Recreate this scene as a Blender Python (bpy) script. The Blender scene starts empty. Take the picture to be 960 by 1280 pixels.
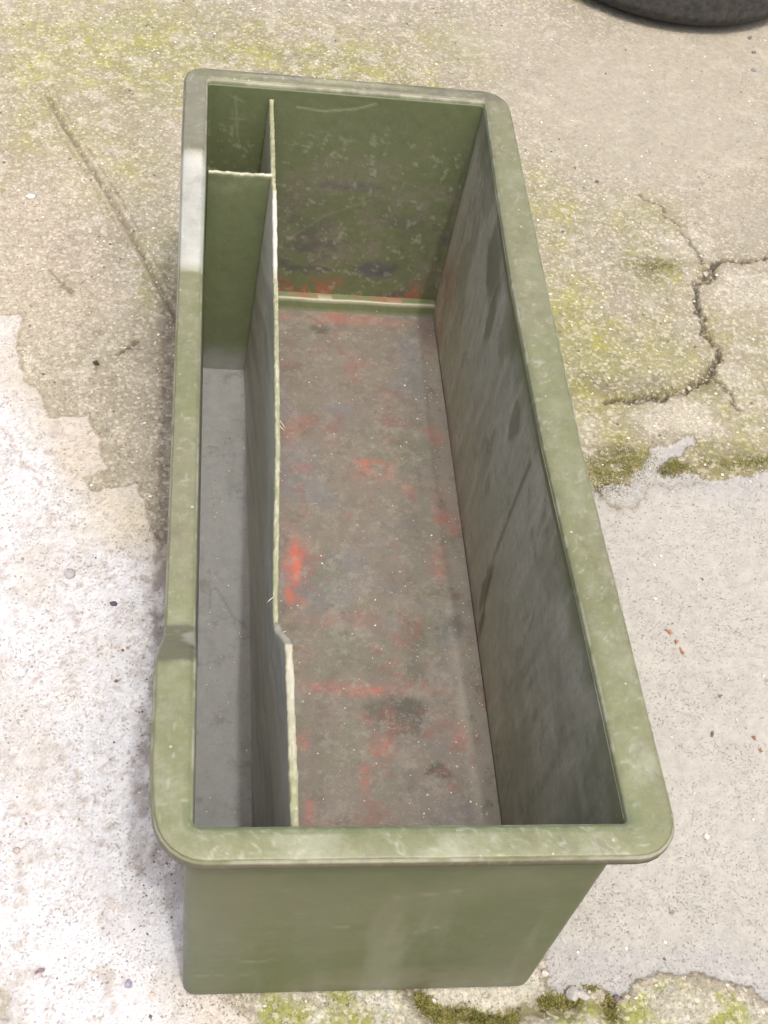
import bpy, math, random
import numpy as np
from mathutils import Vector, Matrix

# ------------------------------------------------------------------ camera, sky, sun, exposure
sc = bpy.context.scene
C = sc.collection
GZ = 0.376            # height of the trough's rim above the ground
cam_d = bpy.data.cameras.new('camera'); cam = bpy.data.objects.new('camera', cam_d); C.objects.link(cam)
cam_d.sensor_fit = 'HORIZONTAL'; cam_d.sensor_width = 36; cam_d.lens = 1616.93/960*36
cam_d.clip_start = .02; cam_d.clip_end = 200
Rv = Vector((0.98758783, -0.07134358, 0.13992991)); Uv = Vector((-0.02979106, 0.78963426, 0.61285417)); Fv = Vector((0.15421666, 0.60941598, -0.77770778))
m = Matrix.Identity(4)
for i in range(3):
    m[i][0] = Rv[i]; m[i][1] = Uv[i]; m[i][2] = -Fv[i]
m[0][3] = -0.01644685; m[1][3] = -0.43588924; m[2][3] = 0.96218512+GZ
cam.matrix_world = m
sc.camera = cam
sun_dir = Vector((0.027, -0.132, 0.376)).normalized()       # towards the sun
sun_el = math.asin(sun_dir.z); sun_az = math.atan2(sun_dir.x, sun_dir.y)
w = bpy.data.worlds.new('World'); sc.world = w; w.use_nodes = True
nt = w.node_tree; nt.nodes.clear()
sky = nt.nodes.new('ShaderNodeTexSky'); sky.sky_type = 'NISHITA'; sky.sun_disc = False
sky.sun_elevation = sun_el; sky.sun_rotation = sun_az; sky.dust_density = 9.0; sky.air_density = .8; sky.ozone_density = 0.7
bg = nt.nodes.new('ShaderNodeBackground'); bg.inputs['Strength'].default_value = 0.15
wo = nt.nodes.new('ShaderNodeOutputWorld')
nt.links.new(sky.outputs[0], bg.inputs[0]); nt.links.new(bg.outputs[0], wo.inputs[0])
sd = bpy.data.lights.new('sun', 'SUN'); sd.energy = 1.05; sd.angle = math.radians(1.6); sd.color = (1, .97, .93)
so = bpy.data.objects.new('sun', sd); C.objects.link(so)
so.rotation_euler = sun_dir.to_track_quat('Z', 'Y').to_euler(); so.location = sun_dir*5
sc.view_settings.view_transform = 'Standard'; sc.view_settings.look = 'None'
sc.view_settings.exposure = 0.54; sc.view_settings.gamma = 1

# ------------------------------------------------------------------ numpy noise and painting helpers
def _h(ix, iy, seed):
    n = (ix*374761393 + iy*668265263 + seed*974634777) & 0x7fffffff
    n = ((n ^ (n >> 13))*1274126177) & 0x7fffffff
    return ((n ^ (n >> 16)) & 0xffff)/65535.0
def vn(x, y, seed=0):
    ix = np.floor(x).astype(np.int64); iy = np.floor(y).astype(np.int64); fx = x-ix; fy = y-iy
    fx = fx*fx*(3-2*fx); fy = fy*fy*(3-2*fy)
    a = _h(ix, iy, seed); b = _h(ix+1, iy, seed); c = _h(ix, iy+1, seed); d = _h(ix+1, iy+1, seed)
    return (a*(1-fx)+b*fx)*(1-fy)+(c*(1-fx)+d*fx)*fy
def fbm(x, y, seed=0, octv=4, gain=.5):
    s = 0; a = 1; t = 0
    for o in range(octv):
        cs, sn = math.cos(.6*o+.3), math.sin(.6*o+.3)
        s = s+a*vn((x*cs-y*sn)*2**o+17.3*o, (x*sn+y*cs)*2**o-9.1*o, seed+o*31); t += a; a *= gain
    return s/t
def ss(a, b, x):
    t = np.clip((x-a)/(b-a), 0, 1); return t*t*(3-2*t)
def mixc(col, c, m):
    return col*(1-m[:, None]) + np.asarray(c)[None, :]*m[:, None]
def sdist(px, py, poly):                      # signed distance to a polygon, positive inside
    n = len(poly); d = np.full(px.shape, 1e9); ins = np.zeros(px.shape, bool)
    for i in range(n):
        ax, ay = poly[i]; bx, by = poly[(i+1) % n]; ex, ey = bx-ax, by-ay
        t = np.clip(((px-ax)*ex+(py-ay)*ey)/(ex*ex+ey*ey+1e-12), 0, 1)
        d = np.minimum(d, (px-ax-t*ex)**2+(py-ay-t*ey)**2)
        if ey != 0:
            c = ((ay > py) != (by > py)) & (px < ex*(py-ay)/ey+ax); ins ^= c
    d = np.sqrt(d); return np.where(ins, d, -d)
def ldist(px, py, line):                      # distance to a polyline
    d = np.full(px.shape, 1e9)
    for (ax, ay), (bx, by) in zip(line[:-1], line[1:]):
        ex, ey = bx-ax, by-ay
        t = np.clip(((px-ax)*ex+(py-ay)*ey)/(ex*ex+ey*ey+1e-12), 0, 1)
        d = np.minimum(d, (px-ax-t*ex)**2+(py-ay-t*ey)**2)
    return np.sqrt(d)
def blob(px, py, e, soft=.5, wob=0, seed=5):  # e = (x, y, rx, ry, strength)
    q = np.sqrt(((px-e[0])/e[2])**2+((py-e[1])/e[3])**2)
    if wob: q = q+wob*(fbm(px/(.5*(e[2]+e[3]))*2.2, py/(.5*(e[2]+e[3]))*2.2, seed, 4, .6)-.5)*2
    return (1-ss(1-soft, 1+soft*.3, q))*e[4]

def mesh_grid(name, V, nr, ncl, closed=False, col=None, rough=None, grain=None, mat=None, parent=None, smooth=True, off=(0, 0, 0)):
    """V: (nr*ncl,3) rows by columns"""
    r = np.arange(nr-1); c = np.arange(ncl if closed else ncl-1)
    R_, C_ = np.meshgrid(r, c, indexing='ij'); c2 = (C_+1) % ncl
    F = np.stack([R_*ncl+C_, R_*ncl+c2, (R_+1)*ncl+c2, (R_+1)*ncl+C_], -1).reshape(-1, 4)
    return mesh_raw(name, V, F, col, rough, grain, mat, parent, smooth, off)
def mesh_raw(name, V, F, col=None, rough=None, grain=None, mat=None, parent=None, smooth=True, off=(0, 0, 0)):
    me = bpy.data.meshes.new(name); n = len(V); k = F.shape[1]
    me.vertices.add(n); me.vertices.foreach_set('co', (np.asarray(V)-np.asarray(off)).astype(np.float32).ravel())
    me.loops.add(len(F)*k); me.loops.foreach_set('vertex_index', F.astype(np.int32).ravel())
    me.polygons.add(len(F)); me.polygons.foreach_set('loop_start', (np.arange(len(F))*k).astype(np.int32))
    me.polygons.foreach_set('loop_total', np.full(len(F), k, np.int32))
    me.polygons.foreach_set('use_smooth', np.full(len(F), smooth))
    me.update(calc_edges=True)
    if col is not None:
        a = me.attributes.new('paint', 'FLOAT_COLOR', 'POINT'); q = np.ones((n, 4), np.float32); q[:, :3] = np.clip(col, 0, 1); a.data.foreach_set('color', q.ravel())
    if rough is not None:
        a = me.attributes.new('rough', 'FLOAT', 'POINT'); a.data.foreach_set('value', np.broadcast_to(rough, (n,)).astype(np.float32).copy())
    if grain is not None:
        a = me.attributes.new('grain', 'FLOAT', 'POINT'); a.data.foreach_set('value', np.broadcast_to(grain, (n,)).astype(np.float32).copy())
    ob = bpy.data.objects.new(name, me); C.objects.link(ob)
    if mat: me.materials.append(mat)
    if parent: ob.parent = parent
    return ob
def tag(o, label=None, cat=None, group=None, kind=None):
    for k, v in (('label', label), ('category', cat), ('group', group), ('kind', kind)):
        if v: o[k] = v
def empty(name, loc, label, cat, group=None):
    o = bpy.data.objects.new(name, None); C.objects.link(o); o.location = loc; o.empty_display_size = .05; tag(o, label, cat, group); return o

# ------------------------------------------------------------------ materials
class NT:
    def __init__(s, name):
        s.m = bpy.data.materials.new(name); s.m.use_nodes = True; s.t = s.m.node_tree; s.b = s.t.nodes['Principled BSDF']
        s.co = s.n('ShaderNodeTexCoord').outputs['Object']
    def n(s, typ, ins={}, **kw):
        o = s.t.nodes.new(typ)
        for k, v in kw.items(): setattr(o, k, v)
        for k, v in ins.items():
            if isinstance(v, bpy.types.NodeSocket): s.t.links.new(v, o.inputs[k])
            else: o.inputs[k].default_value = v
        return o
    def math(s, op, a, b=0, clamp=False): return s.n('ShaderNodeMath', {0: a, 1: b}, operation=op, use_clamp=clamp).outputs[0]
    def noise(s, scale, det=4, rough=.6, vec=None): return s.n('ShaderNodeTexNoise', {'Vector': vec or s.co, 'Scale': scale, 'Detail': det, 'Roughness': rough}).outputs['Fac']
    def ramp(s, f, a, b): return s.n('ShaderNodeMapRange', {0: f, 1: a, 2: b, 3: 0., 4: 1.}, clamp=True).outputs[0]
    def mix(s, f, a, b, bt='MIX'):
        o = s.n('ShaderNodeMix', data_type='RGBA', blend_type=bt)
        for i, v in ((0, f), (6, a), (7, b)):
            if isinstance(v, bpy.types.NodeSocket): s.t.links.new(v, o.inputs[i])
            else: o.inputs[i].default_value = v if i == 0 else (*v, 1)
        return o.outputs[2]
    def attr(s, nm): return s.n('ShaderNodeAttribute', attribute_name=nm)
    def bump(s, h, dist, strength=1, prev=None):
        d = {'Height': h, 'Distance': dist, 'Strength': strength}
        if prev: d['Normal'] = prev
        return s.n('ShaderNodeBump', d).outputs[0]
    def out(s, **k):
        for a, v in k.items():
            a = a.replace('_', ' ')
            if isinstance(v, bpy.types.NodeSocket): s.t.links.new(v, s.b.inputs[a])
            else: s.b.inputs[a].default_value = v
        return s.m

def ground_mat():
    t = NT('weathered_concrete'); col = t.attr('paint').outputs['Color']; gr = t.attr('grain').outputs['Fac']
    wv = t.n('ShaderNodeVectorMath', {0: t.co, 1: t.n('ShaderNodeTexNoise', {'Vector': t.co, 'Scale': 160., 'Detail': 2.}).outputs['Color']}, operation='MULTIPLY_ADD')
    wv.inputs[1].default_value = (1, 1, 1)
    nz = t.n('ShaderNodeTexNoise', {'Vector': t.co, 'Scale': 160., 'Detail': 2.}).outputs['Color']
    sc1 = t.n('ShaderNodeVectorMath', {0: nz}, operation='SCALE'); sc1.inputs['Scale'].default_value = .004
    vec = t.n('ShaderNodeVectorMath', {0: t.co, 1: sc1.outputs[0]}, operation='ADD').outputs[0]
    v = t.n('ShaderNodeTexVoronoi', {'Vector': vec, 'Scale': 210., 'Randomness': 1.})
    sep = t.n('ShaderNodeSeparateColor', {0: v.outputs['Color']})
    v2 = t.n('ShaderNodeTexVoronoi', {'Vector': vec, 'Scale': 420., 'Randomness': 1.})
    sep2 = t.n('ShaderNodeSeparateColor', {0: v2.outputs['Color']})
    # grains: lighter sand grains and darker gaps
    light = t.math('MULTIPLY', t.ramp(sep.outputs[0], .62, .9), t.math('MULTIPLY', gr, 1, True))
    c = t.mix(t.math('MULTIPLY', light, .75), col, (.66, .61, .53))
    c = t.mix(t.math('MULTIPLY', t.ramp(sep2.outputs[1], .70, .95), t.math('MULTIPLY', gr, .75)), c, (.10, .085, .065))
    gap = t.math('MULTIPLY', t.ramp(v.outputs['Distance'], .45, .75), t.math('MULTIPLY', gr, .5))
    c = t.mix(gap, c, (.13, .11, .085))
    # pits: everywhere, small and dark
    v3 = t.n('ShaderNodeTexVoronoi', {'Vector': vec, 'Scale': 240., 'Randomness': 1.}); s3 = t.n('ShaderNodeSeparateColor', {0: v3.outputs['Color']})
    rad = t.math('MULTIPLY', t.ramp(s3.outputs[2], .70, 1.), .40)
    pit = t.ramp(t.math('SUBTRACT', rad, v3.outputs['Distance']), -.02, .10)
    pit = t.math('MULTIPLY', pit, t.ramp(t.noise(30, 4, .7), .34, .58))
    pit = t.math('MAXIMUM', pit, t.math('MULTIPLY', t.ramp(t.noise(360, 4, .75), .565, .65), t.ramp(t.noise(22, 4, .7), .30, .62)))
    c = t.mix(t.math('MULTIPLY', pit, .60), c, (.17, .14, .115))
    fn = t.noise(90, 6, .7)
    c = t.mix(1., c, t.n('ShaderNodeCombineColor', {0: t.n('ShaderNodeMapRange', {0: fn, 1: .3, 2: .7, 3: .86, 4: 1.14}).outputs[0], 1: t.n('ShaderNodeMapRange', {0: fn, 1: .3, 2: .7, 3: .86, 4: 1.13}).outputs[0], 2: t.n('ShaderNodeMapRange', {0: fn, 1: .3, 2: .7, 3: .87, 4: 1.11}).outputs[0]}).outputs[0], 'MULTIPLY')
    h = t.math('ADD', t.math('MULTIPLY', t.math('SUBTRACT', 1, v.outputs['Distance']), t.math('MULTIPLY', gr, 1.)), t.math('MULTIPLY', t.noise(260, 6, .75), .8))
    h = t.math('SUBTRACT', h, t.math('MULTIPLY', pit, .6))
    nm = t.bump(h, .0016, .8)
    return t.out(Base_Color=c, Roughness=.93, Normal=nm)

def plastic_mat():
    """green moulded plastic with painted-on dirt: paint colour, rough and grain per vertex"""
    t = NT('green_plastic'); col = t.attr('paint').outputs['Color']; gr = t.attr('grain').outputs['Fac']; rg = t.attr('rough').outputs['Fac']
    fn = t.noise(70, 7, .72)
    mr = t.n('ShaderNodeMapRange', {0: fn, 1: .3, 2: .7, 3: .88, 4: 1.12}).outputs[0]
    c = t.mix(1., col, t.n('ShaderNodeCombineColor', {0: mr, 1: mr, 2: mr}).outputs[0], 'MULTIPLY')
    f2 = t.ramp(t.noise(420, 4, .8), .55, .72)
    c = t.mix(t.math('MULTIPLY', f2, t.math('MULTIPLY', gr, .35)), c, (.30, .29, .25))
    f3 = t.ramp(t.noise(300, 4, .8, t.n('ShaderNodeVectorMath', {0: t.co, 1: (3, 5, 1)}, operation='ADD').outputs[0]), .58, .72)
    c = t.mix(t.math('MULTIPLY', f3, t.math('MULTIPLY', gr, .35)), c, (.07, .065, .055))
    d1 = t.ramp(t.noise(62, 9, .85), .52, .58); c = t.mix(t.math('MULTIPLY', d1, t.math('MULTIPLY', gr, .42)), c, (.27, .26, .215))
    d2 = t.ramp(t.noise(26, 9, .80, t.n('ShaderNodeVectorMath', {0: t.co, 1: (7, 2, 4)}, operation='ADD').outputs[0]), .54, .62); c = t.mix(t.math('MULTIPLY', d2, t.math('MULTIPLY', gr, .40)), c, (.085, .08, .06))
    # scattered pale specks
    v = t.n('ShaderNodeTexVoronoi', {'Vector': t.co, 'Scale': 95.}); sp = t.n('ShaderNodeSeparateColor', {0: v.outputs['Color']})
    sz = t.math('MULTIPLY', t.ramp(sp.outputs[1], .72, 1.), .17)
    dot = t.ramp(t.math('SUBTRACT', sz, v.outputs['Distance']), 0., .05)
    c = t.mix(t.math('MULTIPLY', dot, .7), c, (.42, .42, .36))
    # fine hair scratches in random directions
    scr = None
    for k, (ang, s2) in enumerate(((.5, 9), (1.9, 11), (2.7, 8))):
        mp = t.n('ShaderNodeMapping', {'Vector': t.co, 'Rotation': (0.3*k, .2, ang), 'Scale': (4, 60, 30)})
        nn = t.noise(s2, 2, .5, mp.outputs[0]); r_ = t.ramp(t.math('ABSOLUTE', t.math('SUBTRACT', nn, .5)), .006, 0.)
        msk = t.ramp(t.noise(14+k*3, 2, .5), .56, .66); r_ = t.math('MULTIPLY', r_, msk)
        scr = r_ if scr is None else t.math('MAXIMUM', scr, r_)
    c = t.mix(t.math('MULTIPLY', scr, .16), c, (.34, .35, .28))
    nm = t.bump(t.math('ADD', t.noise(35, 5, .6), t.math('MULTIPLY', t.noise(420, 4, .7), gr)), .0007, .6)
    ro = t.math('ADD', rg, t.math('MULTIPLY', t.math('SUBTRACT', fn, .5), .35), True)
    return t.out(Base_Color=c, Roughness=ro, Normal=nm)
def simple_mat(name, c1, c2, scale, rough, bump=.0006, bs=200):
    t = NT(name); c = t.mix(t.ramp(t.noise(scale, 5, .7), .35, .65), c1, c2)
    return t.out(Base_Color=c, Roughness=rough, Normal=t.bump(t.noise(bs, 5, .7), bump, .8))
M_ground = ground_mat(); M_plastic = plastic_mat()

# ------------------------------------------------------------------ the ground: one sheet, dense where the photograph looks
def axis(a, b, step, lo, hi):
    mid = list(np.arange(a, b, step)); s = step; x = mid[-1]
    while x < hi: s *= 1.12; x += s; mid.append(x)
    s = step; x = mid[0]
    while x > lo: s *= 1.12; x -= s; mid.insert(0, x)
    return np.array(mid)
def ground_z(px, py): pass
gx = axis(-.44, 1.24, .0026, -6, 7); gy = axis(-.14, 2.10, .0027, -4, 9)
YY, XX = np.meshgrid(gy, gx, indexing='ij'); X = XX.ravel(); Y = YY.ravel()
wx = X+.016*(fbm(X*28, Y*28, 3, 5, .6)-.5)*2; wy = Y+.016*(fbm(X*28, Y*28, 9, 5, .6)-.5)*2
TK = np.array((.745, .80, .815)); fine = fbm(X*60, Y*60, 11, 4, .6); mid = fbm(X*9, Y*9, 12, 5, .55); big = fbm(X*2.2, Y*2.2, 13, 4)
N = len(X)
tan = np.array((.400, .350, .262))
col = np.tile(tan, (N, 1)); col *= (1+.30*(mid-.5)+.25*(fine-.5))[:, None]
grain = np.full(N, .50); Z = np.zeros(N)
# pinkish bare sand
for e in [(-0.2397,1.2467,0.1361,0.1683,0.8),(-0.2196,1.0096,0.1264,0.1307,0.9),(-0.2633,1.1115,0.0939,0.1387,0.6)]: col = mixc(col, (.47, .39, .30), blob(wx, wy, e, .6)*.75)
for e in [(-0.2835,1.3226,0.0749,0.1379,0.7),(-0.1392,1.4478,0.0799,0.1285,0.4),(-0.1698,1.1203,0.0838,0.1062,0.5),(-0.0537,0.8741,0.0337,0.1781,0.6),(-0.1401,0.8374,0.0656,0.0891,0.4),(-0.3155,1.6587,0.0823,0.1195,0.5)]: col = mixc(col, (.30, .25, .185), blob(wx, wy, e, .7, .3)*.6)
# smooth cream screed, upper right
sm = np.zeros(N)
for e in [(0.8335,1.5979,0.3515,0.313,0.9),(0.6484,1.5983,0.1922,0.1718,0.6),(1.0101,1.807,0.2702,0.2242,0.8),(0.9332,1.3082,0.123,0.1318,0.5),(0.577,1.7425,0.1808,0.1326,0.5)]: sm = np.maximum(sm, blob(wx, wy, e, .7))
col = mixc(col, (.44, .385, .305), sm*.85); grain -= sm*.5
# olive and yellow-green algae film
al = np.zeros(N)
for e in [(-0.0936,1.6426,0.2749,0.2215,0.75),(0.1775,1.6575,0.2579,0.1465,0.8),(0.3511,1.6197,0.1684,0.0983,0.6),(-0.2709,1.6161,0.1652,0.2057,0.6),(-0.1451,1.318,0.1025,0.1574,0.45),(-0.0605,1.0758,0.048,0.1538,0.4),(-0.2518,1.3897,0.1158,0.1237,0.45),(0.58,0.9334,0.1232,0.2421,0.85),(0.5825,1.2724,0.0858,0.1631,0.55),(0.7532,1.1475,0.0852,0.0988,0.8),(0.5919,0.7267,0.0846,0.0747,1),(0.7544,0.7269,0.0998,0.0541,0.9),(0.8202,0.8402,0.0784,0.0992,0.8),(0.7396,0.9617,0.121,0.1883,0.6),(0.736,1.2671,0.1028,0.0849,0.5),(0.4508,1.7237,0.1114,0.1299,0.4),(0.8468,0.9692,0.082,0.1078,0.4)]: al = np.maximum(al, blob(wx, wy, e, .8))
alp = np.clip(al*1.25, 0, 1)*ss(.20, .52, fbm(X*16, Y*16, 21, 5, .6))
col = mixc(col, (.33, .31, .125), alp*.85)
yel = al*ss(.54, .70, fbm(X*34, Y*34, 22, 4, .6)); col = mixc(col, (.43, .40, .055), yel*.55)
dk = al*ss(.60, .72, fbm(X*22, Y*22, 23, 5, .65)); col = mixc(col, (.17, .145, .09), dk*.45)
wh = ss(.60, .68, fbm(X*40, Y*40, 24, 4, .6))*(1-sm*.5); col = mixc(col, (.56, .50, .41), wh*.5)
# bare white worn patches between the moss on the right
for e in [(0.706,0.8096,0.076,0.0407,0.8),(0.8179,0.8813,0.0396,0.0685,0.5),(0.8944,1.1016,0.0861,0.0498,0.6),(0.5641,0.7707,0.0242,0.0464,0.4),(0.8092,1.2124,0.0584,0.042,0.4)]: col = mixc(col, (.60, .54, .44), blob(wx, wy, e, .5, .5)*.8)
# dense moss on the slab joint
for e in [(0.5845,0.7189,0.0541,0.0479,1),(0.581,0.8667,0.063,0.0332,0.6),(0.6693,0.8721,0.0771,0.0303,0.7),(0.778,0.7235,0.0623,0.0219,1),(0.6766,0.7202,0.0316,0.0184,1),(0.7696,0.8783,0.0261,0.0241,0.7),(0.7301,1.1358,0.0534,0.0359,0.7),(0.76,0.75,0.0502,0.0253,0.6)]: col = mixc(col, (.165, .150, .055), blob(wx, wy, e, .7, .6)*.7)
col = col*TK*(1+.16*(1-ss(-.25, .0, X))[:, None])
jl = ldist(wx, wy, [(0.5424,0.6804),(0.5876,0.7043),(0.631,0.7436),(0.6579,0.7001),(0.6981,0.7198),(0.7544,0.7269),(0.824,0.7347),(0.9309,0.7584)]); jm = np.exp(-(jl/.020)**2)*ss(.35, .55, fbm(X*35, Y*35, 26, 5, .7)); col = mixc(col, (.19, .18, .065), jm*.55)
# pale cream transition then white cement skim, left
white = sdist(wx, wy, [(-0.704,0.9376),(-0.2811,0.9495),(-0.257,0.9513),(-0.2488,0.9243),(-0.2533,0.9031),(-0.2453,0.866),(-0.2325,0.833),(-0.2175,0.8084),(-0.2023,0.7797),(-0.1953,0.7597),(-0.1736,0.7638),(-0.1489,0.7579),(-0.1442,0.7669),(-0.1331,0.7429),(-0.1267,0.7077),(-0.1176,0.6762),(-0.1374,0.6644),(-0.1483,0.6585),(-0.1267,0.6406),(-0.1013,0.6417),(-0.0748,0.6442),(-0.0629,0.63),(-0.0561,0.5856),(-0.0462,0.5642),(0.0183,0.4784),(0.1129,0.3002),(0.0821,0.1068),(0.0319,-0.01),(0.056,-0.0281),(0.0554,-0.1999),(-0.5637,-0.1709)])
wm = ss(-.0015, .0015, white); wfar = ss(.005, .075, white+.05*(mid-.5))
skim = np.array((.48, .46, .41))[None, :]*(1-wfar[:, None])+np.array((.56, .575, .60))[None, :]*wfar[:, None]
skim *= (1+.10*(mid-.5)+.10*(fine-.5))[:, None]
col = col*(1-wm[:, None])+skim*wm[:, None]; grain = grain*(1-wm)+wm*(.10); Z += wm*.0022
ys = wm*np.maximum(blob(wx, wy, (-0.0943, 0.5868, 0.0654, 0.0567, 0.8), .8), blob(wx, wy, (-0.1311, 0.3353, 0.0362, 0.0314, 0.3), .8)); col = mixc(col, (.56, .50, .33), ys*.45)
col = mixc(col, (.50, .45, .36), wm*blob(wx, wy, (-0.1577, 0.7048, 0.0362, 0.0547, 0.6), .7))
col = mixc(col, (.36, .32, .28), wm*ss(.56, .68, fbm(X*70, Y*70, 31, 6, .8))*.6)
col = mixc(col, (.30, .26, .22), wm*ss(.58, .72, fbm(X*150, Y*150, 32, 3, .8))*.55*ss(.35, .6, fbm(X*8, Y*8, 33, 4)))
col = mixc(col, (.42, .385, .33), wm*ss(.50, .70, fbm(X*6, Y*6, 34, 5, .65))*.35)
edge = np.exp(-(white/.0028)**2)*(white < .002)*(Y > .35); col = mixc(col, (.24, .19, .12), np.clip(edge, 0, 1)*.55)
# smooth slab at lower right with a grey cement skim along both edges
slab = sdist(wx, wy, [(0.3361,0.616),(0.5511,0.6707),(0.6001,0.6771),(0.607,0.7007),(0.6394,0.726),(0.6514,0.7492),(0.6938,0.7713),(0.726,0.7776),(0.7223,0.7512),(0.6853,0.7327),(0.6498,0.7071),(0.678,0.6995),(0.7093,0.7054),(0.7157,0.6968),(0.776,0.6965),(0.8174,0.7102),(1.0034,0.7464),(1.7247,0.8314),(1.3061,-0.0974),(0.6513,-0.0452),(0.6189,-0.0309),(0.569,-0.0127),(0.5051,-0.0042),(0.4742,-0.0069),(0.4527,-0.0222),(0.4259,-0.0098),(0.4024,-0.0192),(0.3853,-0.0121),(0.3798,0.0201),(0.2831,0.1039)])
sm2 = ss(-.001, .002, slab)
gcem = np.maximum(1-ss(.018, .05, slab+.02*(mid-.5)), 0)
low = blob(wx, wy, (0.4842, 0.0116, 0.1544, 0.036, 1), .5, .25)
lowr = ss(0, .02, -sdist(wx, wy, [(0.1655,0.6641),(1.814,0.7356),(1.3434,-0.0363),(0.6243,-0.0107),(0.5676,0.0079),(0.4984,0.0374),(0.4003,0.0439),(0.3605,0.0146),(0.2229,0.0178)]))
gm = np.clip(np.maximum(gcem, lowr), 0, 1)
sc_ = np.array((.375, .372, .338))[None, :]*(1+.10*(mid-.5)+.05*(fine-.5))[:, None]
sc_ = sc_*(1-gm[:, None]*.85)+np.array((.345, .35, .34))[None, :]*gm[:, None]*.85
col = col*(1-sm2[:, None])+sc_*sm2[:, None]; grain = grain*(1-sm2)+sm2*(.02+.1*gm); Z -= sm2*.003
ed = np.exp(-(slab/.003)**2)*(slab < .001); col = mixc(col, (.15, .13, .08), np.clip(ed, 0, 1)*.7)
# mossy rubble strip beyond the trough's front end
rub = ss(0, .01, -sdist(wx, wy, [(-0.8813,1.6674),(2.7486,2.2686),(1.3061,-0.0974),(0.6499,-0.0502),(0.5662,-0.0244),(0.5044,-0.0076),(0.4524,-0.0239),(0.4081,-0.0168),(0.3826,-0.0129),(0.3736,0.0143),(0.2749,0.025),(0.081,0.0294),(0.048,-0.0496),(-0.6073,-0.0292)]))*ss(-.2, -.1, X)*(1-sm2)*(1-wm)
rc = mixc(np.tile(np.array((.50, .46, .37)), (N, 1)), (.36, .36, .10), ss(.48, .62, fbm(X*20, Y*20, 41, 5, .65)))
rc = mixc(rc, (.60, .57, .50), ss(.58, .66, fbm(X*30, Y*30, 42, 5, .65)))
chunk = ss(-.001, .002, sdist(wx, wy, [(0.2263,0.0604),(0.2398,-0.0124),(0.2428,-0.0254),(0.2559,-0.037),(0.2813,-0.0354),(0.3115,-0.0435),(0.3399,-0.0403),(0.358,-0.027),(0.3734,-0.0274),(0.3783,-0.0069),(0.3894,0.031)]))
rc = mixc(rc, (.60, .55, .46), chunk); Z += rub*chunk*.004
rc = rc*np.array((.70, .76, .74))
col = col*(1-rub[:, None])+rc*rub[:, None]; grain = grain*(1-rub)+rub*(.55-.2*chunk)
moss_line = [(0.2051,0.0058),(0.2347,-0.013),(0.2444,-0.0263),(0.2598,-0.0403),(0.2851,-0.0387),(0.3118,-0.0475),(0.341,-0.0444),(0.3596,-0.0336),(0.3777,-0.0276),(0.4001,-0.0282),(0.4227,-0.0181),(0.4434,-0.0294),(0.4447,-0.0458),(0.4475,-0.0858)]
ml = ldist(wx, wy, moss_line); mlm = np.exp(-(ml/.010)**2)*rub
col = mixc(col, (.13, .12, .055), mlm*.95); Z -= mlm*.006
# cracks
def crack(line, wdt, depth, dark=.85, c=(.030, .024, .016), halo=.30):
    global col, Z
    rc_ = random.Random(int(abs(line[0][0])*9973)); pts = [Vector(p) for p in line]
    for it in range(4):
        q = [pts[0]]
        for a_, b_ in zip(pts[:-1], pts[1:]):
            e_ = b_-a_; q.append((a_+b_)/2+Vector((-e_.y, e_.x))*rc_.uniform(-.30, .30)); q.append(b_)
        pts = q
        if e_.length < .003: break
    line = [tuple(p) for p in pts]
    d = ldist(X+.004*(fbm(X*90, Y*90, 51, 5, .8)-.5)*2, Y+.004*(fbm(X*90, Y*90, 52, 5, .8)-.5)*2, line)
    wd = wdt*(.15+1.7*fbm(X*30, Y*30, 53, 4, .65)**1.3); k = np.exp(-(d/wd)**2)
    col = mixc(col, (.22, .19, .10), np.exp(-(d/(wdt*4))**2)*halo); col = mixc(col, c, np.clip(k*1.3, 0, 1)*dark); Z = Z-k*depth*1.3
crack([(1.1088,1.249),(1.0105,1.2148),(0.9455,1.1885),(0.9053,1.1709),(0.8774,1.1724),(0.8471,1.1637),(0.8248,1.146),(0.8112,1.1234),(0.798,1.0842),(0.7892,1.0462),(0.7928,1.0099),(0.795,0.9744),(0.8007,0.9484),(0.7835,0.9095),(0.7642,0.888),(0.7341,0.8679),(0.6977,0.8575),(0.6579,0.8469),(0.6312,0.8373),(0.5963,0.8352)], .0036, .008)
crack([(0.8238,1.1538),(0.8141,1.2027),(0.8018,1.2424),(0.7832,1.2886),(0.749,1.3322)], .0022, .002, .6)
crack([(0.781,0.8992),(0.7917,0.8797),(0.8012,0.8505),(0.8052,0.8312)], .0028, .003, .7)
crack([(0.8286,1.1444),(0.8361,1.1353),(0.8281,1.1191),(0.815,1.1161)], .0028, .003, .8)
crack([(-0.2586,0.7376),(-0.2409,0.7146),(-0.2219,0.6769),(-0.2081,0.6586),(-0.1903,0.6393)], .0016, .002, .5, (.33, .24, .18), .05)
crack([(-0.1121,0.886),(-0.1017,0.8995),(-0.0901,0.9148)], .0028, .003, .7)
crack([(0.5504,0.6664),(0.5635,0.6499),(0.5806,0.6364)], .0018, .002, .5)
crack([(0.5806,0.6364),(0.6126,0.6518),(0.6635,0.6711),(0.7148,0.6879)], .0012, .001, .3)
crack([(-0.2209,1.0528),(-0.2131,1.0412),(-0.1997,1.0181),(-0.1873,1.0054)], .0022, .002, .5)
crack([(-0.1804,-0.0004),(-0.1734,-0.0083),(-0.1699,-0.0277)], .004, .003, .5, (.25, .22, .13))
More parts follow.
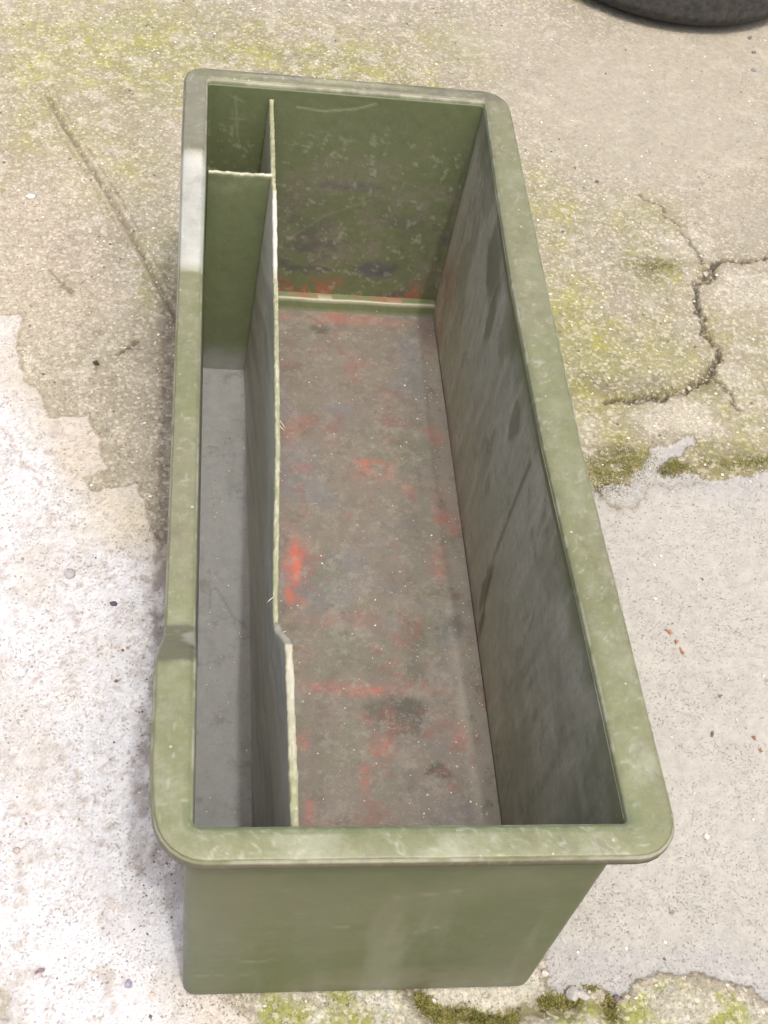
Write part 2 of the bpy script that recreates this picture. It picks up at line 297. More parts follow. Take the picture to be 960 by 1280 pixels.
for e in [(-0.1876,1.0088,0.0068,0.0102,0.7),(-0.1598,0.9704,0.009,0.0132,0.7),(-0.1433,0.9239,0.0067,0.0097,0.6),(-0.1418,0.8636,0.0055,0.0124,1),(-0.1006,0.7076,0.0146,0.0112,0.4),(-0.0125,1.071,0.0096,0.0143,0.0)]: col = mixc(col, (.13, .11, .05), blob(X, Y, e, .9, .6)*.8)
# the long straight scored groove
gl = ldist(X+.002*(fine-.5), Y, [(-0.2595,1.4814),(-0.2273,1.4035),(-0.1538,1.252),(-0.0916,1.1092),(-0.0399,0.9815),(0.0141,0.8472)])
col = mixc(col, (.17, .145, .085), np.exp(-((gl-.001)/.0022)**2)*.9); Z -= np.exp(-(gl/.003)**2)*.006; Z += np.exp(-((gl-.009)/.003)**2)*.003; col = mixc(col, (.20, .17, .10), np.exp(-((gl-.0145)/.0022)**2)*.55)
# old score line, faint, upper left to top
gl2 = ldist(wx, wy, [(-0.2023,1.7799),(-0.2223,1.6984),(-0.2591,1.4769),(-0.2937,1.3009),(-0.3097,1.2196)]); col = mixc(col, (.25, .23, .08), np.exp(-(gl2/.008)**2)*.35)
db_ = ss(-.075, -.035, X+.02*(mid-.5))*(X < .1)*ss(.0, .2, Y)*(1-ss(.9, 1.1, Y))*ss(.40, .60, fbm(X*70, Y*45, 62, 5, .7)); col = mixc(col, (.16, .13, .095), db_*.65)  # dirt speckle along the left foot, also deepening the trough's shadow in colour
Z += .004*(fbm(X*5, Y*5, 61, 3)-.5)+.0016*(fine-.5)*(.3+grain)
Z += -.004
# flatten so nothing pokes through the trough's underside
under = (X > -.012) & (X < .37) & (Y > -.012) & (Y < 1.012); Z[under] = np.minimum(Z[under], -.001)
ground = mesh_grid('ground', np.c_[X, Y, Z], len(gy), len(gx), col=col, grain=grain, mat=M_ground)
tag(ground, 'weathered concrete yard of tan aggregate, white skim and smooth cream slab', 'ground', kind='structure')
def gz(x, y):
    j = min(max(int(np.searchsorted(gx, x)), 0), len(gx)-1); i = min(max(int(np.searchsorted(gy, y)), 0), len(gy)-1)
    return float(Z[i*len(gx)+j])

# ------------------------------------------------------------------ the green trough
OFF = (0.17, 0.5, -GZ)         # trough geometry is written with its rim at z=0
tr = empty('storage_trough', (OFF[0], OFF[1], 0), 'long deep olive green plastic trough with divided side channel, standing on the concrete', 'trough')
W_, L_, FZ = .3535, 1.0, -.368
NX, NY, NCN = 150, 400, 7
def loop(xl, xr, yf, yb, r, bow=0.):
    """closed loop, counterclockwise from the front-left corner; r = radii (fl, fr, br, bl)"""
    P = []
    def arc(cx, cy, rr, a0):
        for k in range(NCN):
            a = a0+math.pi/2*k/(NCN-1); P.append((cx+rr*math.cos(a), cy+rr*math.sin(a)))
    def seg(p, q, n):
        for k in range(1, n): t = k/n; P.append((p[0]+(q[0]-p[0])*t, p[1]+(q[1]-p[1])*t))
    rfl, rfr, rbr, rbl = r
    arc(xl+rfl, yf+rfl, rfl, math.pi); seg((xl+rfl, yf), (xr-rfr, yf), NX)
    arc(xr-rfr, yf+rfr, rfr, -math.pi/2); seg((xr, yf+rfr), (xr, yb-rbr), NY)
    arc(xr-rbr, yb-rbr, rbr, 0); seg((xr-rbr, yb), (xl+rbl, yb), NX)
    arc(xl+rbl, yb-rbl, rbl, math.pi/2); seg((xl, yb-rbl), (xl, yf+rfl), NY)
    P = np.array(P)
    if bow:
        rt = P[:, 0] > W_*.5; yy = np.clip(P[:, 1], 0, 1); P[rt, 0] -= bow*np.sin(math.pi*yy[rt]**.9)*ss(W_*.5, W_*.95, P[rt, 0])
    return P
NL = 4*NCN+2*(NX-1)+2*(NY-1)
def dip(y):
    def rp(a, b, x):                          # straight ramp with slightly rounded ends
        t = np.clip((x-a)/(b-a), 0, 1); return .75*t+.25*t*t*(3-2*t)
    return -.100*(rp(.150, .250, y)-rp(.752, .856, y))
def ztop(P): return dip(P[:, 1])*(1-ss(.03, .12, P[:, 0]))
G0 = np.array((.138, .166, .080))            # the plastic's own olive green
# --- rim
prof = [(.0, -.016, 0), (.0, -.007, 0), (.0006, -.0028, 0), (.0017, -.0009, 0), (.0032, -.0001, 0)]
prof += [(None, .0002+.0012*math.sin(math.pi*k)**.7-.0012*k*k*k, k) for k in np.linspace(.14, .93, 15)]
prof += [(-3, -.0016, 1), (-2, -.0030, 1), (-1, -.0052, 1), (-1, -.0128, 1), (-3, -.0136, 1), (-4, -.0122, .9), (.012, -.0115, .3), (.0085, -.012, .2), (.0085, -.017, .2)]
RX_IN = ([-.1, 0, .1, .21, .41, .65, .82, 1, 1.1], [.3560, .3556, .3540, .3515, .3455, .3450, .3495, .3561, .3580])
RX_OUT = ([-.1, 0, .1, .21, .41, .63, .88, 1, 1.1], [.3995, .3990, .3962, .3935, .3882, .3885, .3895, .3905, .391])
V = []; U_ = []
for o, z, k in prof:
    f = {}
    for q_, fl in (('l', .0318), ('r', .0434), ('f', .0315), ('b', .0262)):
        if o is None: f[q_] = fl*k
        elif o < 0: f[q_] = fl-{-1: 0, -2: .0009, -3: .0024, -4: .004}[o]
        else: f[q_] = o
    kk = k if o is None or o < 0 else f['f']/.0315
    rad = [.005+(.040-.005)*kk, .004+(.038-.004)*kk, .004+(.038-.004)*kk, .004+(.026-.004)*kk]
    P = loop(-f['l'], W_+f['r'], -f['f'], L_+f['b'], rad, 0)
    k2 = f['r']/.0434; yy = P[:, 1]
    shift = (np.interp(yy, *RX_IN)-W_)*(1-k2)+(np.interp(yy, *RX_OUT)-W_-.0434)*k2
    P[:, 0] += shift*ss(W_*.4, W_, P[:, 0])
    P[:, 0] += (P[:, 0] < 0)*(.0014*kk-.0060*kk*(1-ss(.15, .245, yy))*ss(-.03, .06, yy))
    zt = ztop(P)
    V.append(np.c_[P, zt+z]); U_.append(np.full(NL, kk))
V = np.concatenate(V); kk = np.concatenate(U_); nr = len(prof)
x, y = V[:, 0], V[:, 1]
RIMK = np.array((.66, .69, .70))
V[:, 2] += .0016*(fbm(x*7, y*7, 71, 3)-.5)+.0009*(fbm(x*40, y*40, 72, 3)-.5)
V[:, 2] += .0035*np.exp(-((y-1.016)/.004)**2)*ss(.02, .06, x)*(1-ss(.20, .34, x))      # moulded ridge on the far end
c = np.tile(np.array((.222, .232, .116)), (len(V), 1)); c *= (1+.26*(fbm(x*12, y*12, 73, 5)-.5))[:, None]
rg = np.full(len(V), .46)
dust = np.zeros(len(V))
far = ss(.55, 1.0, y)
dust = np.maximum(dust, far*.55*ss(.25, .6, fbm(x*22, y*22, 74, 5, .65)))
leftlow = (x < .01)*ss(.18, .3, y)*(1-ss(.74, .76, y)); dust = np.maximum(dust, leftlow*.62*ss(.35, .62, fbm(x*26, y*13, 75, 5, .6)))
rightd = (x > .3)*.5*ss(.45, .65, fbm(x*30, y*12, 76, 5, .65)); dust = np.maximum(dust, rightd)
c = mixc(c, (.285, .262, .185), np.clip(dust, 0, 1)*.70); c = mixc(c, (.19, .175, .125), ss(.998, 1.004, y)*ss(.35, .6, fbm(x*18, y*30, 85, 5, .65))*.75); c = mixc(c, (.10, .095, .085), blob(x, y, (.09, 1.015, .05, .008, 1), .6, .3)*.5)
pale = ss(.40, .75, fbm(x*20, y*20, 77, 7, .72))*np.clip((1-ss(.05, .45, y))*.9+(x > .3)*.35, 0, 1)*ss(.1, .4, kk)
c = mixc(c, (.42, .43, .32), pale*.60)
corner = blob(x, y, (-.02, .93, .035, .09, 1), .4, .4); c = mixc(c, (.25, .24, .19), corner*.7)
ramp2 = (x < .02)*ss(.750, .764, y)*(1-ss(.846, .858, y))*(kk > .01); c = mixc(c, (.44, .45, .42), ramp2*.92); rg -= .12*ramp2  # far ramp: white dust with the slope's sky sheen painted in
ramp1 = (x < .02)*ss(.148, .158, y)*(1-ss(.245, .254, y)); c = mixc(c, (.235, .225, .15), ramp1*.8)
worn = blob(x, y, (-.002, .215, .012, .03, 1), .5, .4); c = mixc(c, (.60, .56, .46), worn*.9)
row = np.repeat(np.arange(nr), NL)
ein = ((row == 2) | (row == 3))*(.3+.7*ss(.45, .6, fbm(x*50, y*50, 79, 4, .6))); c = mixc(c, (.50, .50, .37), ein*.7)
ein2 = ((row >= 4) & (row <= 7))*(y < .02)*.7; c = mixc(c, G0*1.2, ein2)
eout = ((row >= 20) & (row <= 21))*(.1+.9*ss(.42, .60, fbm(x*45, y*45, 80, 4, .6))); c = mixc(c, (.50, .48, .38), eout*.7)
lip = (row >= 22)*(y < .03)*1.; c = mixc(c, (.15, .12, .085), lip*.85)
rs_ = np.random.RandomState(31); flat = (row > 4) & (row < 21)
for k in range(260):                     # short scratches and rubs across the flange
    tside = rs_.choice(4, p=(.38, .12, .32, .18)); t0 = rs_.rand()
    if tside == 0: p0 = (W_+rs_.uniform(0, .04), t0)
    elif tside == 1: p0 = (W_*t0, 1+rs_.uniform(0, .026))
    elif tside == 2: p0 = (W_*t0*1.1, -rs_.uniform(0, .03))
    else: p0 = (-rs_.uniform(0, .03), t0)
    an = rs_.uniform(0, math.pi); ln = rs_.uniform(.003, .012); cv = rs_.uniform(-.3, .3)*ln
    near = (np.abs(x-p0[0]) < .04) & (np.abs(y-p0[1]) < .04) & flat
    if not near.any(): continue
    pts = [(p0[0]+math.cos(an)*ln*(q-.5)-math.sin(an)*cv*(4*q*(1-q)), p0[1]+math.sin(an)*ln*(q-.5)+math.cos(an)*cv*(4*q*(1-q))) for q in (0, .33, .66, 1)]
    mk = np.zeros(len(x)); mk[near] = np.exp(-(ldist(x[near], y[near], pts)/.0009)**2)*rs_.uniform(.2, .8)
    c = mixc(c, (.56, .58, .45), mk*.55)
chip = ss(.70, .80, fbm(x*90, y*90, 81, 5, .7)); c = mixc(c, (.50, .48, .40), chip*.5)
c = c*(RIMK*(1+.06*(1-ss(0, .12, y))[:, None]))
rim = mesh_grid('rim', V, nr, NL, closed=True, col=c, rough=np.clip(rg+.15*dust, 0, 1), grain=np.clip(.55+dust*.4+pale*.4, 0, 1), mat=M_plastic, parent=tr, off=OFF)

# --- body: outer wall, underside, inner wall
def wall_loop(s, outer):
    t_ = .008 if outer else 0
    dr = .0035*s; dl = .0070*s; db = -.001*s
    if outer: zb = -GZ+.001; r = (.012, .014, .016, .012)
    else: zb = FZ; r = (.005, .005, .006, .005)
    P = loop(-t_+dl, W_+t_-dr, -t_-(.006*s if outer else -.001*s), L_+t_+db, r, 0)
    P[:, 0] += (np.interp(P[:, 1], *RX_IN)-W_)*(1-s)*ss(W_*.4, W_, P[:, 0])
    zt = ztop(P)-.006
    return np.c_[P, zt+(zb-zt)*s]
rows = []
SI = np.linspace(0, 1, 150)
for s in SI: rows.append(wall_loop(s, False))
Vi = np.concatenate(rows)
x, y, z = Vi.T
# which wall
right = (x > W_-.016) & (y > .006) & (y < .994); back = y > .99; left = x < .012; front = y < .006
dep = np.clip(-z/.368, 0, 1)
# dents: fluid waviness of the long walls
Vi[:, 0] += right*.0022*(fbm(y*5, z*8, 90, 3)-.5)*ss(0, .2, dep)
c = np.tile(G0*.92, (len(Vi), 1)); c *= (1+.15*(fbm(x*9+y*9, z*9, 91, 5)-.5))[:, None]
rg = np.full(len(Vi), .42); gr = np.full(len(Vi), .2)
# back wall: scuffed, dirt low down, red and blue paint rubs
a = back*1.
sc1 = a*ss(.05, .5, dep)*ss(.40, .62, fbm(x*20, z*20, 92, 7, .75))*ss(.08, .12, x)
c = mixc(c, (.185, .172, .125), sc1*.6); gr = np.maximum(gr, sc1*.9)
sc1b = a*ss(.3, .8, dep)*ss(.52, .66, fbm(x*11+3, z*20, 93, 6, .65))*ss(.08, .12, x); c = mixc(c, (.085, .08, .085), sc1b*.7)
rr = a*ss(.82, .98, dep)*ss(.50, .58, fbm(x*24, z*16, 94, 7, .78))*ss(.085, .1, x); c = mixc(c, (.40, .075, .045), rr*.8)
bb = a*np.maximum(blob(x, z, (.255, -.295, .035, .018, 1), .6, .5), blob(x, z, (.20, -.15, .06, .01, .6), .6, .5)); c = mixc(c, (.075, .07, .095), bb*.7)
wsp = a*ss(.64, .74, fbm(x*110, z*110, 95, 4, .65))*ss(.05, .3, dep); c = mixc(c, (.33, .33, .26), wsp*.5)
def scratch(x_, z_, pts, wd):
    return np.exp(-(ldist(x_, z_, pts)/wd)**2)
c = mixc(c, (.42, .42, .30), a*scratch(x, z, [(.115, -.030), (.15, -.033), (.19, -.026), (.215, -.016)], .0015)*.45)
for pts in ([(.035, -.02), (.038, -.05), (.040, -.075), (.045, -.10)], [(.027, -.02), (.045, -.028)], [(.03, -.055), (.05, -.055)], [(.12, -.25), (.17, -.20), (.23, -.17)]):
    c = mixc(c, (.34, .35, .24), a*scratch(x, z, pts, .0015)*.25)
# right wall: grey grime streaks, bare green flames near the top
a = right*1.
flow = fbm(y*9, z*5, 96, 5, .6); fl2 = fbm(y*55+z*4+1.5*fbm(y*6, z*8, 89, 3), z*7, 97, 6, .68)
gm_ = a*np.clip(.45+.75*fl2, 0, 1)*ss(.0, .15, dep+.3*(flow-.4)); c = mixc(c, (.50, .475, .37), gm_*.92); gr = np.maximum(gr, gm_*.8); rg += gm_*.55
gn = a*ss(.56, .66, fbm(y*14, z*6, 98, 6, .65))*.6*(1-ss(.45, .85, dep)); c = mixc(c, (.19, .185, .11), gn*.8)
for e in ((.745, -.055, .055, .045, 1), (.70, -.10, .022, .045, .9), (.62, -.05, .03, .04, .6), (.51, -.075, .022, .035, .8), (.435, -.29, .016, .05, 1), (.412, -.34, .012, .03, .9), (.30, -.05, .04, .05, .4), (.86, -.03, .04, .05, .6)):
    c = mixc(c, (.185, .18, .105), a*blob(y+.012*(fl2-.5), z, e, .35, .35)*.85)
c = mixc(c, G0*.75, a*scratch(y+.008*(fl2-.5), z, [(.428, -.05), (.438, -.146), (.444, -.238), (.435, -.275), (.410, -.345)], .0045)*.75)
st = a*ss(.60, .72, fl2)*.5; c = mixc(c, (.56, .53, .43), st*.4)
dk = a*(1-ss(.05, .5, y))*ss(.40, .60, fbm(y*6, z*14, 99, 5, .6)); c = mixc(c, (.25, .255, .165), dk*.6)
c = mixc(c, (.38, .12, .09), a*ss(.45, .9, dep)*(1-ss(.9, 1.0, dep)*.5)*ss(.85, .97, y)*.7*ss(.35, .6, fbm(y*30, z*14, 100, 4)))
c = mixc(c, (.34, .20, .18), a*ss(.90, .99, dep)*.5*ss(.45, .6, fbm(y*14, z*20, 101, 4)))
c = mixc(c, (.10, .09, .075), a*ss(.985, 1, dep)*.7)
# left wall and the side channel: grey film low down
a = ((left & (y < .86)) | (back & (x < .075)))*1.
c = mixc(c, (.20, .20, .19), (left & (y < .86))*ss(.5, .95, dep)*.8)
c = mixc(c, (.25, .26, .24), (left & (y < .5))*.5)
inner = (Vi, c, rg, gr)
rows = [wall_loop(s, True) for s in np.linspace(0, .985, 62)]
# rounded foot and underside
for k, (ins, zz) in enumerate(((.0008, .0028), (.0022, .0012), (.0045, .0004), (.009, .0002), (.05, .0004), (.10, .0004))):
    s = 1; P = loop(-.008+.007+ins, W_+.008-.0035-ins, -.014+ins, L_+.007-ins, (.012, .014, .016, .012)); rows.append(np.c_[P, np.full(NL, -GZ+.001+zz)])
Vo = np.concatenate(rows); x, y, z = Vo.T; dep = np.clip(-z/GZ, 0, 1)
Vo[:, 1] += (y < 0)*.0016*(fbm(x*6, z*6, 110, 3)-.5)
co = np.tile(G0*.66, (len(Vo), 1)); co *= (1+.10*(fbm(x*7+y*5, z*7, 111, 5)-.5))[:, None]
co = mixc(co, (.145, .145, .090), ss(.40, .70, fbm(x*7+y*5, z*9, 112, 5, .6))*.55)
co = mixc(co, (.175, .17, .12), ss(.5, 1, dep)*ss(.45, .7, fbm(x*9+y*7, z*14, 113, 5, .6))*.5)
co = mixc(co, (.215, .215, .165), ss(.48, .72, fbm(x*22+y*9, z*3, 115, 5, .6))*ss(.25, .6, dep)*.45)
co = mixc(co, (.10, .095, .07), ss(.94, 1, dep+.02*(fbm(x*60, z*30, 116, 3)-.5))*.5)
for pts in ([(.035, -.035), (.058, -.035)], [(.02, -.27), (.07, -.28), (.11, -.255)], [(.01, -.315), (.07, -.312)], [(.12, -.195), (.145, -.195)], [(.18, -.13), (.25, -.115)], [(.2, -.22), (.23, -.20)]):
    co = mixc(co, (.30, .29, .22), (y < .01)*scratch(x, z+.003*fbm(x*40, z*10, 117, 3), pts, .0020)*.30*ss(.3, .6, fbm(x*60, z*80, 118, 3)))
ro_ = np.full(len(Vo), .40)+.1*fbm(x*10, z*10, 114, 3)
# join both surfaces with the top strip into one body mesh
nO = len(rows); nI = len(SI)
order = np.concatenate([Vi.reshape(nI, NL, 3)[::-1].reshape(-1, 3), Vo])
cc = np.concatenate([c.reshape(nI, NL, 3)[::-1].reshape(-1, 3), co])
rgt = np.concatenate([rg.reshape(nI, NL)[::-1].ravel(), ro_]); grt = np.concatenate([gr.reshape(nI, NL)[::-1].ravel(), np.full(len(Vo), .15)])
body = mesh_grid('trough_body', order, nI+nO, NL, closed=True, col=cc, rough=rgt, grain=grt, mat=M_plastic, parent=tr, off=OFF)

# --- floor
fx = np.arange(.0065, W_-.0025, .0024); fy = np.arange(.0005, .984, .0024)
B, A = np.meshgrid(fy, fx, indexing='ij'); x = A.ravel(); y = B.ravel()
f1 = fbm(x*10, y*10, 120, 5, .6); f2 = fbm(x*32, y*32, 121, 7, .78); f3 = fbm(x*4, y*4, 122, 4); f4 = fbm(x*150, y*150, 129, 3, .7)
c = np.tile(np.array((.250, .212, .170)), (len(x), 1)); c *= (1+.30*(f1-.5)+.40*(f2-.5))[:, None]
main = x > .0735
c = mixc(c, (.215, .215, .150), main*ss(.50, .68, fbm(x*9, y*7, 123, 5, .6))*.55)
c = mixc(c, (.225, .225, .240), main*ss(.56, .68, fbm(x*8, y*10, 124, 5, .6))*.5)
c = mixc(c, (.46, .415, .33), main*ss(.310, .335, x+.02*(f1-.5))*(1-ss(.90, .97, y))*(.7+.3*f2))  # pale dust along the right wall, brightened to offset the wall's shadow
for e in [(0.1763,0.9457,0.0167,0.0134,0.8),(0.2835,0.2305,0.0169,0.0121,1),(0.2444,0.3019,0.0462,0.0337,0.8),(0.2597,0.3127,0.0251,0.0193,0.5),(0.3234,0.4286,0.0164,0.0189,0.6),(0.2684,0.4135,0.0201,0.0323,0.5),(0.2689,0.3621,0.0177,0.0223,0.4),(0.165,0.6714,0.0217,0.0222,0.2)]: c = mixc(c, (.090, .084, .062), main*blob(x, y, e, .5, .5)*.85)
for e in [(0.1633,0.5071,0.0358,0.0486,0.6),(0.2262,0.4539,0.0406,0.0261,0.3),(0.2778,0.7194,0.068,0.0432,0.4)]: c = mixc(c, (.20, .21, .13), main*blob(x, y, e, .7, .5)*.7)
for e in [(0.124,0.5184,0.0163,0.0584,1),(0.1287,0.5374,0.0205,0.0251,0.8),(0.1364,0.4639,0.01,0.0119,0.7),(0.2413,0.6748,0.0309,0.0252,0.8),(0.1382,0.6771,0.0238,0.0125,0.5),(0.2314,0.6913,0.031,0.0085,0.7),(0.3308,0.7441,0.0161,0.0238,0.6),(0.3286,0.6095,0.0175,0.0403,0.7),(0.3131,0.5303,0.0149,0.0356,0.8),(0.3421,0.5832,0.0087,0.0292,0.6),(0.2153,0.4418,0.0222,0.0165,0.5),(0.2182,0.3373,0.0828,0.012,0.75),(0.1299,0.27,0.0148,0.0163,0.8),(0.2176,0.26,0.0188,0.0183,0.9),(0.1995,0.2246,0.011,0.0236,0.7),(0.134,0.1811,0.0071,0.0245,0.8),(0.3138,0.2758,0.0116,0.023,0.6),(0.2252,0.9679,0.135,0.0137,0.5),(0.3327,0.9503,0.0147,0.0271,0.5),(0.1348,0.7412,0.0265,0.0432,0.35),(0.18,0.4352,0.0601,0.014,0.35),(0.2831,0.6487,0.0132,0.011,0.5),(0.1369,0.3386,0.0286,0.0151,0.3),(0.3639,0.4939,0.0148,0.0175,0.3),(0.2012,0.2963,0.0142,0.0126,0.4)]:
    mm = main*blob(x, y, e, 1.25, .35)*ss(.32, .60, f2+.15*(f1-.5))*(.5+.5*ss(.38,.62,f4)); c = mixc(c, (.74, .15, .10), mm*.85)
c = mixc(c, (.84, .15, .08), main*(blob(x, y, (0.1291, 0.5186, 0.0061, 0.0369, 1), .7, .4)+blob(x, y, (0.1187, 0.4694, 0.0079, 0.0143, 0.8), .7, .4)).clip(0, 1)*.6)
c = mixc(c, (.34, .12, .095), main*ss(.62, .70, fbm(x*22, y*22, 126, 5, .7))*.35)
c = mixc(c, (.36, .34, .29), main*ss(.56, .76, fbm(x*50, y*50, 127, 6, .75))*.5)
side = ~main
c = mixc(c, (.275, .272, .262), side*1.*(.8+.2*f1)); c = mixc(c, (.20, .195, .19), side*ss(.55, .7, fbm(x*30, y*12, 128, 5, .6))*.4)
c = mixc(c, (.33, .325, .30), side*ss(.66, .74, f2)*.5)
sl = [(0.0203,0.4494),(0.02,0.4754),(0.0279,0.4792),(0.0377,0.4616),(0.0495,0.436),(0.063,0.4247)]; c = mixc(c, (.09, .10, .15), side*np.exp(-(ldist(x, y, sl)/.0011)**2)*.6)
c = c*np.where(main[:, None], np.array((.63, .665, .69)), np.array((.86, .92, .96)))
lump = np.zeros(len(x)); rs = random.Random(4)
for k in range(60):
    lx, ly, lr = rs.uniform(.09, .33), rs.uniform(.15, .93), rs.uniform(.0018, .0042)
    q = np.exp(-(((x-lx)**2+(y-ly)**2)/lr**2)); lump = np.maximum(lump, q); c = mixc(c, (.09, .08, .07), np.exp(-(((x-lx)**2+(y-ly+lr*1.2)**2)/(lr*1.1)**2))*.45); c = mixc(c, (.25, .24, .21), q*.5)
zf = FZ+.0015*(f3-.5)+.0006*(f2-.5)+lump*.0016
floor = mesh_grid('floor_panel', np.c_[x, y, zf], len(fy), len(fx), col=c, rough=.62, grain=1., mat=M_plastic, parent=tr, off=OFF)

# --- moulded step across the foot of the far wall (main compartment)
sx = np.arange(.0735, W_-.003, .0035); pr = [(.9995, -.3470), (.990, -.3475), (.9872, -.3480), (.9862, -.3495), (.9852, -.354), (.9835, -.361), (.9820, -.3690)]
Vs = np.array([(a, p[0]+.0006*math.sin(a*60), p[1]) for p in pr for a in sx]); x = Vs[:, 0]
c = np.tile(G0*.95, (len(Vs), 1)); c = mixc(c, (.38, .37, .27), ((Vs[:, 2] > -.3497) & (Vs[:, 1] < .9895))*.8)
c = mixc(c, (.28, .10, .07), (Vs[:, 1] > .989)*ss(.45, .6, fbm(x*40, x*3, 130, 4))*.6)
c = mixc(c, (.34, .33, .25), (Vs[:, 2] < -.366)*.6)
mesh_grid('back_step', Vs, len(pr), len(sx), col=c, rough=.45, grain=.3, mat=M_plastic, parent=tr, off=OFF)

# --- long divider with its torn top edge
ys = np.arange(.0, 1.0005, .0026); rs = np.random.RandomState(7)
xt = np.interp(ys, [0, .17, .20, .225, .28, .48, .74, .80, .84, 1.0], [.0825, .0822, .0815, .0775, .0772, .0838, .0872, .0838, .0812, .0812])
zt = np.interp(ys, [0, .185, .255, .75, .826, .86, .99, 1.0], [-.026, -.027, -.100, -.100, -.031, -.028, -.026, -.020])
xb = np.interp(ys, [0, .17, .52, .86, 1.0], [.0730, .0722, .0712, .0672, .067])
jag = (fbm(ys*120, ys*0, 140, 3, .7)-.5)*.0045+(fbm(ys*420, ys*0+3, 141, 2)-.5)*.0022
wear = ss(.42, .6, fbm(ys*9, ys*0, 142, 3)); wid = .0019+.0009*fbm(ys*60, ys*0, 143, 3)+.0010*fbm(ys*300, ys*0, 144, 2)+.0008*(ys < .25)
zt = zt+jag*(.35+.65*wear)
sv = np.concatenate([np.linspace(0, .90, 46), np.linspace(.91, .995, 10)])
ringL = []; ids = []
for s in sv: ringL.append(np.c_[xb+(xt-xb)*s-wid*(.75+.25*s), ys, FZ-.002+(zt-.0016-FZ)*s])
top = [(-.98, -.0008), (-.6, 0.0002), (-.2, .0006), (.25, .0001), (.7, .0004), (.98, -.0010)]
for k, (fxx, dz) in enumerate(top): ringL.append(np.c_[xt+wid*fxx*(1+.35*(fbm(ys*260, ys*0+k, 150+k, 2)-.5)), ys, zt+dz+.0012*(fbm(ys*330, ys*0+k*7, 151, 2)-.5)])
for s in sv[::-1]: ringL.append(np.c_[xb+(xt-xb)*s+wid*(.75+.25*s), ys, FZ-.002+(zt-.0016-FZ)*s])
Vd = np.concatenate(ringL); nd = len(ringL); rowd = np.repeat(np.arange(nd), len(ys)); x, y, z = Vd.T
c = np.tile(G0*.95, (len(Vd), 1))
isL = rowd < len(sv); isT = (rowd >= len(sv)) & (rowd < len(sv)+len(top))
str_ = fbm(y*5+z*4, z*30+y*10, 155, 5, .6)
c = mixc(c, (.64, .62, .56), isL*np.clip(.8+.2*(str_-.5)*3, 0, 1)*(1-ss(.86, .9, y)*.4)); c = mixc(c, (.28, .27, .25), isL*ss(.50, .65, str_)*.6)
c = mixc(c, (.20, .19, .14), (~isL & ~isT)*.7)
tw = fbm(y*70, y*0+rowd*.7, 156, 4, .7)
c = mixc(c, (.25, .265, .15), isT*1.); c = mixc(c, (.42, .415, .32), isT*ss(.48, .66, tw)*.8)
c = mixc(c, (.48, .48, .44), isT*ss(.745, .76, y)*(1-ss(.822, .832, y))*.9)
c = mixc(c, (.46, .45, .38), isT*np.maximum(np.exp(-((y-.21)/.04)**2), np.exp(-((y-.14)/.05)**2)*.6)*.9)
c = mixc(c, (.22, .235, .12), isT*ss(.86, .89, y)*.5)
rimrow = (np.abs(rowd-len(sv)+1) < 1.5) | (np.abs(rowd-len(sv)-len(top)) < 1.5); c = mixc(c, (.48, .46, .33), rimrow*ss(.4, .6, tw)*.5)
div = mesh_grid('divider_panel', Vd, nd, len(ys), col=c, rough=.5, grain=.35, mat=M_plastic, parent=tr, off=OFF)
# frayed slivers hanging from the torn edge
rr_ = random.Random(12)
def topat(yy): return float(np.interp(yy, ys, xt)), float(np.interp(yy, ys, zt))
for yy, dx, dy, ln in ((.52, .5, -.9, .013), (.512, .4, -.5, .009), (.285, -.6, -.6, .009), (.225, .8, .4, .006)):
    SV = []; SF = []; a, b = topat(yy); d = Vector((dx, dy, .1)).normalized(); u = d.orthogonal().normalized(); v_ = d.cross(u)
    for t_, k in ((0, 1), (.5, .8), (1, .15)):
        for q in range(4): SV.append(tuple(Vector((a+.003*np.sign(dx), yy, b-.001))-d*.001+d*ln*t_+(u*math.cos(q*1.571)+v_*math.sin(q*1.571))*.0007*k+Vector((0, 0, -ln*.15*t_*t_))))
    for k in range(2):
        for q in range(4): SF.append((k*4+q, k*4+(q+1) % 4, k*4+4+(q+1) % 4, k*4+4+q))
    mesh_raw('frayed_sliver', np.array(SV), np.array(SF), np.tile(np.array((.45, .44, .34)), (12, 1)), .6, 0., M_plastic, div, True, OFF)

# --- short cross partition
px_ = np.arange(.003, .0815, .0022); svp = np.linspace(0, 1, 110)
rowsP = []
ztp = -.029+(fbm(px_*150, px_*0, 160, 3, .7)-.5)*.0028
yp = .857-.0012*np.sin(px_*40)
for s in svp: rowsP.append(np.c_[px_*1-(1-s)*ss(.05, .08, px_)*.012, yp-.0022, FZ-.002+(ztp-.001-FZ)*s])
for k, f_ in enumerate((-.5, .1, .6)): rowsP.append(np.c_[px_, yp+.0022*f_, ztp+.0005*(fbm(px_*300, px_*0+k, 161, 2)-.5)])
for s in svp[::-1]: rowsP.append(np.c_[px_*1-(1-s)*ss(.05, .08, px_)*.012, yp+.0022, FZ-.002+(ztp-.001-FZ)*s])
Vp = np.concatenate(rowsP); rowp = np.repeat(np.arange(len(rowsP)), len(px_)); x, y, z = Vp.T; dep = np.clip(-z/.368, 0, 1)
c = np.tile(G0*.98, (len(Vp), 1)); c *= (1+.15*(fbm(x*14, z*14, 163, 4)-.5))[:, None]
tp = (rowp >= len(svp)) & (rowp < len(svp)+3); c = mixc(c, (.50, .47, .37), tp*(.5+.5*ss(.4, .6, fbm(x*120, x*0, 162, 3))))
c = mixc(c, (.30, .30, .21), (~tp)*(1-ss(.08, .2, dep))*ss(.4, .65, fbm(x*40, z*40, 164, 5, .6))*.5)
c = mixc(c, (.30, .30, .295), ss(.84, .96, dep+.05*(fbm(x*50, z*30, 165, 4)-.5))*.75)
